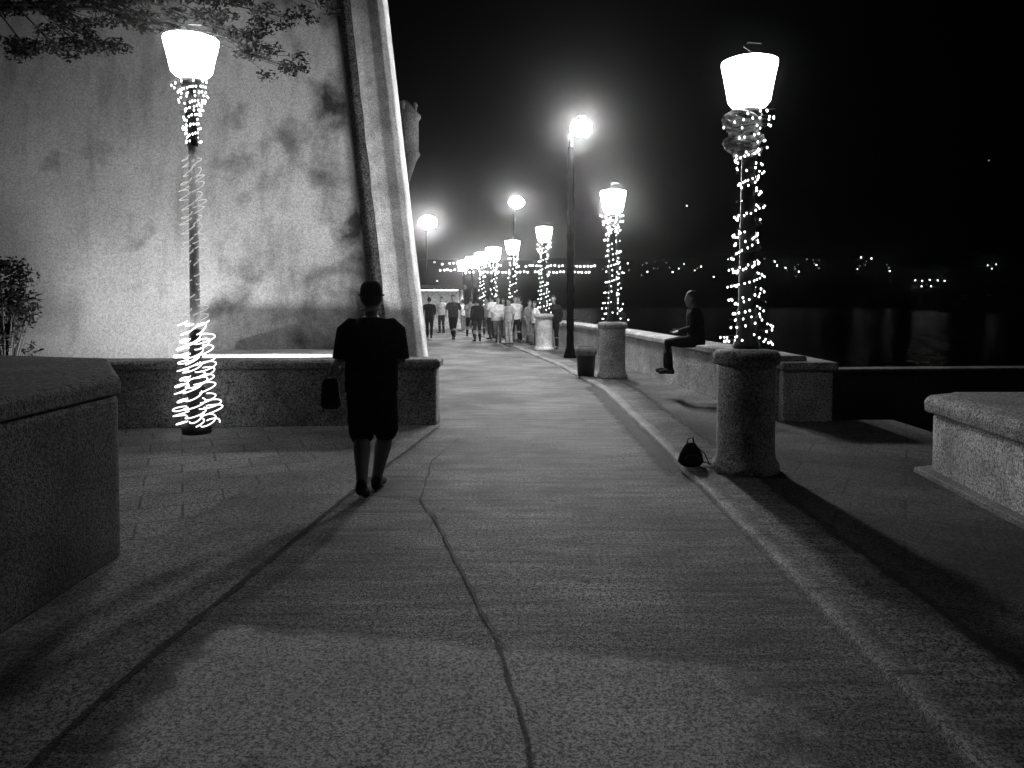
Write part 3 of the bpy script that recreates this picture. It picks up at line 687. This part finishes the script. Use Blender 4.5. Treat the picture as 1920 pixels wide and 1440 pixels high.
WALK = dict(pelvis=(0,0,0.93), chest=(0,0.01,1.25), neck=(0,0.0,1.46), head=(0,0.02,1.595),
    sh_l=(-0.20,0,1.385), sh_r=(0.20,0,1.385), el_l=(-0.24,-0.05,1.10), el_r=(0.25,-0.04,1.10), wr_l=(-0.315,0.09,1.06), wr_r=(0.22,0.19,1.07),
    hip_l=(-0.095,0,0.88), hip_r=(0.095,0,0.88), kn_l=(-0.085,0.02,0.49), kn_r=(0.09,0.13,0.50), an_l=(-0.035,-0.24,0.15), an_r=(0.005,0.17,0.09),
    toe_l=(-0.03,-0.12,0.04), toe_r=(0.03,0.33,0.04), hd_l=(-0.3,0.5,-0.8), hd_r=(-0.7,0.7,0.1), thumb_l=(0.6,0.5,0.1), thumb_r=(0,0.3,1), curl=0.55)
man = person('man in a dark hat and shirt seen from behind walking away down the middle', (-1.16,6.15,0.0), 0, WALK, skin='skin', top='dark', bottom='dark', vox=0.008, long_bottom=False, hat=True, collar=True, s=1.02, bulk=1.16)
# his carrier bag
t = thing('carrier_bag', 'thin grey carrier bag hanging from the walking man\'s left hand', 'bag', (-1.16-0.37,6.15+0.12,0.70))
mb = MB(); rings = []
for z, a, b_ in ((0,0.06,0.03),(0.03,0.085,0.045),(0.14,0.08,0.042),(0.22,0.07,0.03),(0.26,0.05,0.015)):
    rings.append([(a*math.cos(2*math.pi*j/14)*(1+0.06*math.sin(3*j+z*30)), b_*math.sin(2*math.pi*j/14), z) for j in range(14)])
mb.loft(rings).obj('pouch', M['dark2'], t)
for q in (-0.01, 0.012): MB().tube([(-0.035,q,0.25),(-0.018,q,0.32),(0.0,q,0.352),(0.018,q,0.32),(0.035,q,0.25)], 0.004, n=5).obj('handle', M['grey'], t)

STAND = dict(WALK, el_l=(-0.25,-0.03,1.13), wr_l=(-0.25,0.05,0.88), el_r=(0.25,-0.02,1.13), wr_r=(0.24,0.06,0.88), kn_l=(-0.1,0.02,0.5), kn_r=(0.1,0.03,0.5), an_l=(-0.11,-0.02,0.09), an_r=(0.11,0,0.09), toe_l=(-0.14,0.13,0.035), toe_r=(0.14,0.15,0.035), hd_l=(0,0.2,-1), hd_r=(0,0.2,-1), curl=0.3)
STRIDE = dict(STAND, kn_l=(-0.09,0.16,0.52), an_l=(-0.08,0.26,0.1), toe_l=(-0.08,0.42,0.06), kn_r=(0.09,-0.02,0.49), an_r=(0.08,-0.28,0.15), toe_r=(0.08,-0.17,0.04), el_l=(-0.25,-0.14,1.16), wr_l=(-0.24,-0.12,0.92), el_r=(0.25,0.08,1.15), wr_r=(0.22,0.24,0.98))
SIT = dict(STAND, pelvis=(0,-0.02,0.12), chest=(0,0.0,0.43), neck=(0,0.03,0.63), head=(0,0.06,0.765), sh_l=(-0.2,0.02,0.575), sh_r=(0.2,0.02,0.575), el_l=(-0.27,0.02,0.31), el_r=(0.27,0.04,0.31), wr_l=(-0.14,0.24,0.24), wr_r=(0.14,0.26,0.24),
    hip_l=(-0.1,0.02,0.09), hip_r=(0.1,0.02,0.09), kn_l=(-0.12,0.42,0.06), kn_r=(0.12,0.44,0.06), an_l=(-0.12,0.38,-0.36), an_r=(0.14,0.46,-0.36), toe_l=(-0.13,0.53,-0.41), toe_r=(0.16,0.61,-0.41), hd_l=(0.4,0.8,-0.2), hd_r=(-0.4,0.8,-0.2))
crowd = [
 ((805,30.5), STRIDE, 0.1, 'dark', 'dark', 'lean dark figure walking nearest the bastion corner', {}),
 ((850,29.5), STRIDE, 3.0, 'dark2', 'dark', 'dark figure walking between the stall and the crowd', {}),
 ((895,28.2), STAND, 0.4, 'dark', 'dark2', 'broad dark figure standing in front of the pale crowd', {}),
 ((828,35.0), STAND, 2.6, 'pale', 'dark2', 'person in a pale top standing by the lit stall', {}),
 ((868,37.0), STAND, 1.2, 'pale', 'grey', 'person all in pale clothes right of the lit stall', {}),
 ((912,33.0), STAND, 3.2, 'grey', 'dark2', 'woman in a grey top with long hair in the crowd', dict(female=True, hair_long=True)),
 ((934,27.0), STRIDE, 3.1, 'pale', 'grey', 'woman in pale clothes striding towards the viewer', dict(female=True, hair_long=True)),
 ((955,26.0), STAND, 2.2, 'pale', 'pale', 'person in white shirt and trousers at the crowd front', {}),
 ((975,29.0), STAND, 1.6, 'grey', 'dark', 'person in a grey shirt and black trousers before the fourth lamp', {}),
 ((992,27.0), STAND, 4.0, 'grey', 'grey', 'person in grey clothes at the right end of the crowd', {}),
 ((882,31.5), STRIDE, 0.3, 'grey', 'dark', 'person in a grey shirt walking away behind the broad dark figure', {}),
 ((922,29.6), STAND, 0.9, 'pale', 'dark2', 'person in a pale shirt and dark trousers behind the striding woman', {}),
 ((944,31.0), STRIDE, 2.9, 'dark2', 'grey', 'person in a charcoal top and grey trousers in the thick of the crowd', {}),
 ((966,27.6), STRIDE, 3.4, 'pale', 'dark', 'person in a pale top striding beside the one all in white', {}),
 ((1004,25.4), STAND, 2.0, 'pale', 'grey', 'woman in a pale blouse just left of the third pedestal', dict(female=True, hair_long=True)),
 ((1038,23.4), STAND, 2.8, 'dark', 'dark', 'tall dark figure standing right of the third pedestal', {}),
]
for ci, ((x, d), J, rz, top, bot, lb, kw) in enumerate(crowd):
    person(lb, ((x-960)/1400*d, d, 0.04 if x > 1000 else 0.0), rz, J, skin='skin', top=top, bottom=bot, vox=0.022, group='people far down the promenade', hands=False, sleeves='long' if top == 'dark' else 'short', s=(0.98, 1.03, 0.95, 1.0, 0.92)[ci % 5]*(0.95 if kw else 1), bulk=(1.0, 1.1, 1.2, 1.05)[ci % 4], **kw)
person('dark figure sitting on the sea parapet beyond the nearest pedestal', (2.92,11.9,0.86), math.radians(72), SIT, skin='skin_dim', top='dark', bottom='dark', vox=0.014, hands=True, sleeves='long')
# bag on the parapet next to them, litter bin, black bag
t = thing('shoulder_bag', 'small grey bag on the parapet beside the sitting figure', 'bag', (3.36,10.9,0.88))
mb = MB(); mb.loft([[(a*math.cos(2*math.pi*j/14), b_*math.sin(2*math.pi*j/14), z) for j in range(14)] for z, a, b_ in ((0,0.10,0.16),(0.05,0.13,0.19),(0.16,0.11,0.17),(0.22,0.05,0.13))]).obj('pouch', M['grey'], t)
MB().tube([(0,-0.12,0.2),(0,-0.08,0.31),(0,0.08,0.31),(0,0.12,0.2)], 0.008, n=6).obj('strap', M['dark2'], t)
t = thing('litter_bin', 'low dark litter bin with a pale liner left of the second pedestal', 'litter bin', (1.52,15.3,0.0))
MB().lathe([(0.14,0.02),(0.17,0.04),(0.20,0.58),(0.215,0.60),(0.215,0.64),(0.19,0.64),(0.18,0.60)], n=20).obj('bin_body', M['metal'], t)
MB().lathe([(0.19,0.645),(0.225,0.63),(0.228,0.52),(0.215,0.47)], n=20, caps=False).obj('liner', M['grey'], t)
MB().lathe([(0.17,-0.0),(0.17,0.019)], n=20).obj('bin_foot', M['metal'], t)
t = thing('rucksack', 'small black rucksack on the paving at the foot of the nearest pedestal', 'bag', (1.70,7.05,0.046)); t.scale = (1.0,0.9,0.95)
mb = MB(); mb.loft([[(a*math.cos(2*math.pi*j/16), b_*math.sin(2*math.pi*j/16), z) for j in range(16)] for z, a, b_ in ((0,0.09,0.07),(0.04,0.125,0.09),(0.12,0.105,0.075),(0.19,0.065,0.05),(0.225,0.035,0.025))]).obj('pack', M['dark'], t)
MB().tube([(-0.035,0,0.21),(-0.03,0,0.27),(0.02,0,0.275),(0.03,0,0.21)], 0.008, n=6).obj('handle', M['grey'], t)
MB().sphere((0,-0.085,0.08), (0.075,0.03,0.05), 12, 8).obj('pocket', M['dark2'], t)
MB().tube([(0.05,0.02,0.19),(0.13,0.0,0.12),(0.17,-0.05,0.012),(0.22,-0.02,0.01),(0.12,0.02,0.03)], 0.011, n=6, flat_=0.5).obj('strap', M['dark2'], t)

# ---------------------------------------------------------------- lit stall at the end
t = thing('market_stall', 'lit market stall with a dark flat awning behind the walking figures', 'stall', (-5.6, 39.5, 0))
MB().box((0,0,0.0),(2.9,0.7,0.95),0.02).obj('counter', M['pale'], t)
MB().box((0.0,1.7,0.0),(2.9,1.75,2.1)).obj('back_panel', M['pale'], t)
MB().box((-0.2,-0.5,2.12),(3.1,1.9,2.36),0.03).obj('awning', M['dark2'], t)
for x in (0.03, 2.85): MB().box((x-0.03,-0.03,0.951),(x+0.03,0.03,2.118)).obj('post', M['metal'], t)
MB().box((0.2,0.35,2.05),(2.7,0.42,2.10)).obj('tube_light', M['panel'], t)
rnd = random.Random(5)
for k in range(7):
    q = MB(); xx = 0.3+k*0.38
    q.lathe([(0.09,0.952),(0.12,1.0),(0.12,1.12+rnd.random()*0.15),(0.07,1.2+rnd.random()*0.12)], c=(xx, 0.3), n=12)
    tag(q.obj('goods_basket', M[('grey','dark2','pale')[k%3]]), ['first','second','third','fourth','fifth','sixth','rightmost'][k] + ' basket of goods from the left on the far stall counter', 'basket', 'goods on the stall counter').location = (-5.6, 39.5, 0)

# ---------------------------------------------------------------- trees by the bastion
def leaves(mb, c, rad, n, size, rnd):
    for _ in range(n):
        u = Vector((rnd.gauss(0,1), rnd.gauss(0,1), rnd.gauss(0,1))); u.normalize(); p = Vector(c) + Vector((u.x*rad[0], u.y*rad[1], u.z*rad[2]))*rnd.random()**0.5
        a = Vector((rnd.gauss(0,1), rnd.gauss(0,1), rnd.gauss(0,0.6))).normalized(); b_ = a.cross(Vector((rnd.random(), rnd.random(), rnd.random()))).normalized()
        s = size*rnd.uniform(0.6,1.3)
        mb.add([p-a*s, p+b_*s*0.42, p+a*s, p-b_*s*0.42], [(0,1,2,3)], False)
rnd = random.Random(11)
tr = thing('tree', 'tree reaching dark leafy branches over the bastion at the upper left', 'tree', (-8.3,9.9,0))
O = Vector((-8.3,9.9,0))
MB().tube([(0,0,-0.1),(0.05,0,1.2),(-0.05,0.02,2.6),(0.2,0,3.9),(0.5,-0.05,5.0),(0.9,-0.1,5.9)], [0.26,0.2,0.17,0.15,0.12,0.08], n=12).obj('trunk', M['bark'], tr)
limbs = MB(); fol = MB()
tips = [at(60,95,9.6), at(110,88,9.4), at(150,75,9.5), at(200,95,9.6), at(105,40,9.7), at(165,45,9.4), at(250,30,9.6), at(310,48,9.9), at(420,45,9.8), at(455,70,9.7), at(490,95,9.7), at(525,125,9.8), at(540,40,10), at(350,15,9.9), at(130,15,9.8), at(60,20,9.8), at(210,10,9.7), at(450,15,9.9), at(600,5,10.2)]
for p in tips:
    q = p - O; st = Vector((0.5+rnd.random()*0.3, -0.05, 5.0+rnd.random()*0.8)); mid = st.lerp(q, 0.5) + Vector((0,0,0.35+0.2*rnd.random()))
    limbs.tube([st, st.lerp(mid,0.5)+Vector((0,0,0.1)), mid, mid.lerp(q,0.55)+Vector((0,0,0.03)), q], [0.05,0.035,0.022,0.012,0.005], n=6)
    for _ in range(7):
        e = q + Vector((rnd.uniform(-.3,.3), rnd.uniform(-.2,.2), rnd.uniform(-.12,.12)))
        limbs.tube([mid.lerp(q, 0.8), e], [0.006, 0.003], n=4)
        leaves(fol, e, (0.17,0.14,0.08), 60, 0.034, rnd)
for _ in range(60):     # the crown above the frame
    e = Vector((rnd.uniform(-2.2,3.4), rnd.uniform(-1.2,1.2), rnd.uniform(6.0,7.6)))
    leaves(fol, e, (0.5,0.5,0.35), 60, 0.05, rnd)
    limbs.tube([(0.8,-0.1,5.8), Vector((0.8,-0.1,5.8)).lerp(e,0.5)+Vector((0,0,0.1)), e], [0.04,0.02,0.006], n=5)
limbs.obj('limb', M['bark'], tr); fol.obj('crown', M['leaf'], tr)
sh = thing('shrub', 'dark leafy shrub at the left edge behind the foreground wall', 'shrub', (-7.0,10.3,0))
mb = MB(); st = MB()
for _ in range(46):
    a = rnd.uniform(0,6.28); h = rnd.uniform(0.6,2.15); rr = rnd.uniform(0.1,0.55)*(1.2-h/3)
    c = (rr*math.cos(a), rr*math.sin(a)*0.7, h); leaves(mb, c, (0.17,0.15,0.15), 60, 0.04, rnd); st.tube([(0,0,0),(c[0]*0.5,c[1]*0.5,h*0.6),c],[0.02,0.012,0.004], n=5)
st.obj('stem', M['bark'], sh); mb.obj('foliage', M['leaf'], sh)

# ---------------------------------------------------------------- lights over the water
rnd = random.Random(21)
def shore(px, py, d, r, m, lb, grp):
    p = at(px, py, d); o = bpy.data.objects.new('shore_light', smesh[(r, m)]) ; C.objects.link(o); o.location = p
    tag(o, lb, 'light', grp)
smesh = {}
for r in (0.25, 0.36, 0.5):
    for m_ in ('shore', 'shore_dim'): smesh[(r, m_)] = MB().sphere((0,0,0), r, 8, 6).mesh('shore_light', M[m_])
for i in range(86):
    px = 826 + i*3.4 + rnd.uniform(-1,1); py = 499 if i % 2 else 511
    if rnd.random() < 0.12: continue
    shore(px, py + rnd.uniform(-1.2,1.2) - (4 if px < 870 else 0), 385, 0.5, 'shore', 'bright lamp in the dense double row of lights across the water', 'dense lights across the water')
for i in range(64):
    px = 1125 + 545*rnd.random(); py = 501 + rnd.gauss(0,9) - (px-1125)*0.006
    shore(px, py, 385, rnd.choice((0.25,0.36)), rnd.choice(('shore','shore_dim')), 'small lamp scattered along the dark far shore right of the dense row', 'scattered lights on the far shore')
for px, py, lb in [(1286,387,'lone lamp high on the dark slope left of the nearest lamp'), (1848,303,'faintest lamp high in the upper right darkness'), (815,492,'lamp on the far shore beside the bastion edge'),(820,527,'lamp low over the stall awning')]:
    shore(px, py, 385, 0.36, 'shore_dim' if py == 303 else 'shore', lb, None)
    if py < 400:
        g_ = at(px, py, 385)
for px, py in [(1715,526),(1728,527),(1742,525),(1757,526),(1770,527),(1727,537),(1745,537),(1850,498),(1866,496),(1858,504)]:
    shore(px, py, 300 if py > 510 else 385, 0.25, 'shore', ('small lamp of the upper row above the moored boat' if py < 530 and py > 510 else 'small lamp of the lower pair above the moored boat' if py > 530 else 'small lamp of the trio at the far right shore'), 'lights near the moored boat')
# moored boat, barely lit
t = thing('ferry_boat', 'long dim white boat moored far off at the right edge', 'boat', (166+0, 285-20, -3), 0)
hl = MB(); rings = []
for z, x0, x1, wd in ((0.0,-14,13,3.0),(1.8,-15.5,14.5,3.6),(2.1,-15.6,15,3.6)):
    rings.append([(x0,0,z),(x0+4,-wd,z),(x1-1,-wd,z),(x1,0,z),(x1-1,wd,z),(x0+4,wd,z)])
hl.loft(rings, smooth=False).obj('hull', M['grey'], t)
cb = MB().box((-9,-2.8,2.11),(11,2.8,4.4),0.1).obj('cabin', M['grey'], t)
for k in range(9): MB().box((-7.6+k*2.0,-2.85,2.9),(-6.4+k*2.0,-2.81,3.7)).obj('window', M['joint'], cb)
MB().box((-6,-2.2,4.41),(4,2.2,6.2),0.1).obj('bridge', M['grey'], t)
MB().box((-5.4,-2.26,5.0),(3.4,-2.21,5.7)).obj('window', M['joint'], t)
MB().tube([(0,0,6.2),(0,0,9)], 0.12).obj('mast', M['metal'], t)

# ---------------------------------------------------------------- thin volume added to give the lamps halos in place of lens bloom
m = bpy.data.materials.new('lamp_halo_air'); m.use_nodes = True; N = m.node_tree.nodes; N.clear()
o_ = N.new('ShaderNodeOutputMaterial'); pv = N.new('ShaderNodeVolumePrincipled'); pv.inputs['Density'].default_value = 0.0007; pv.inputs['Anisotropy'].default_value = 0.97; pv.inputs['Color'].default_value = (0.9,0.9,0.9,1)
m.node_tree.links.new(pv.outputs[0], o_.inputs['Volume'])
hz = MB().box((-950,-350,-4.2),(1550,1550,45)).obj('halo_volume', m); hz['kind'] = 'stuff'
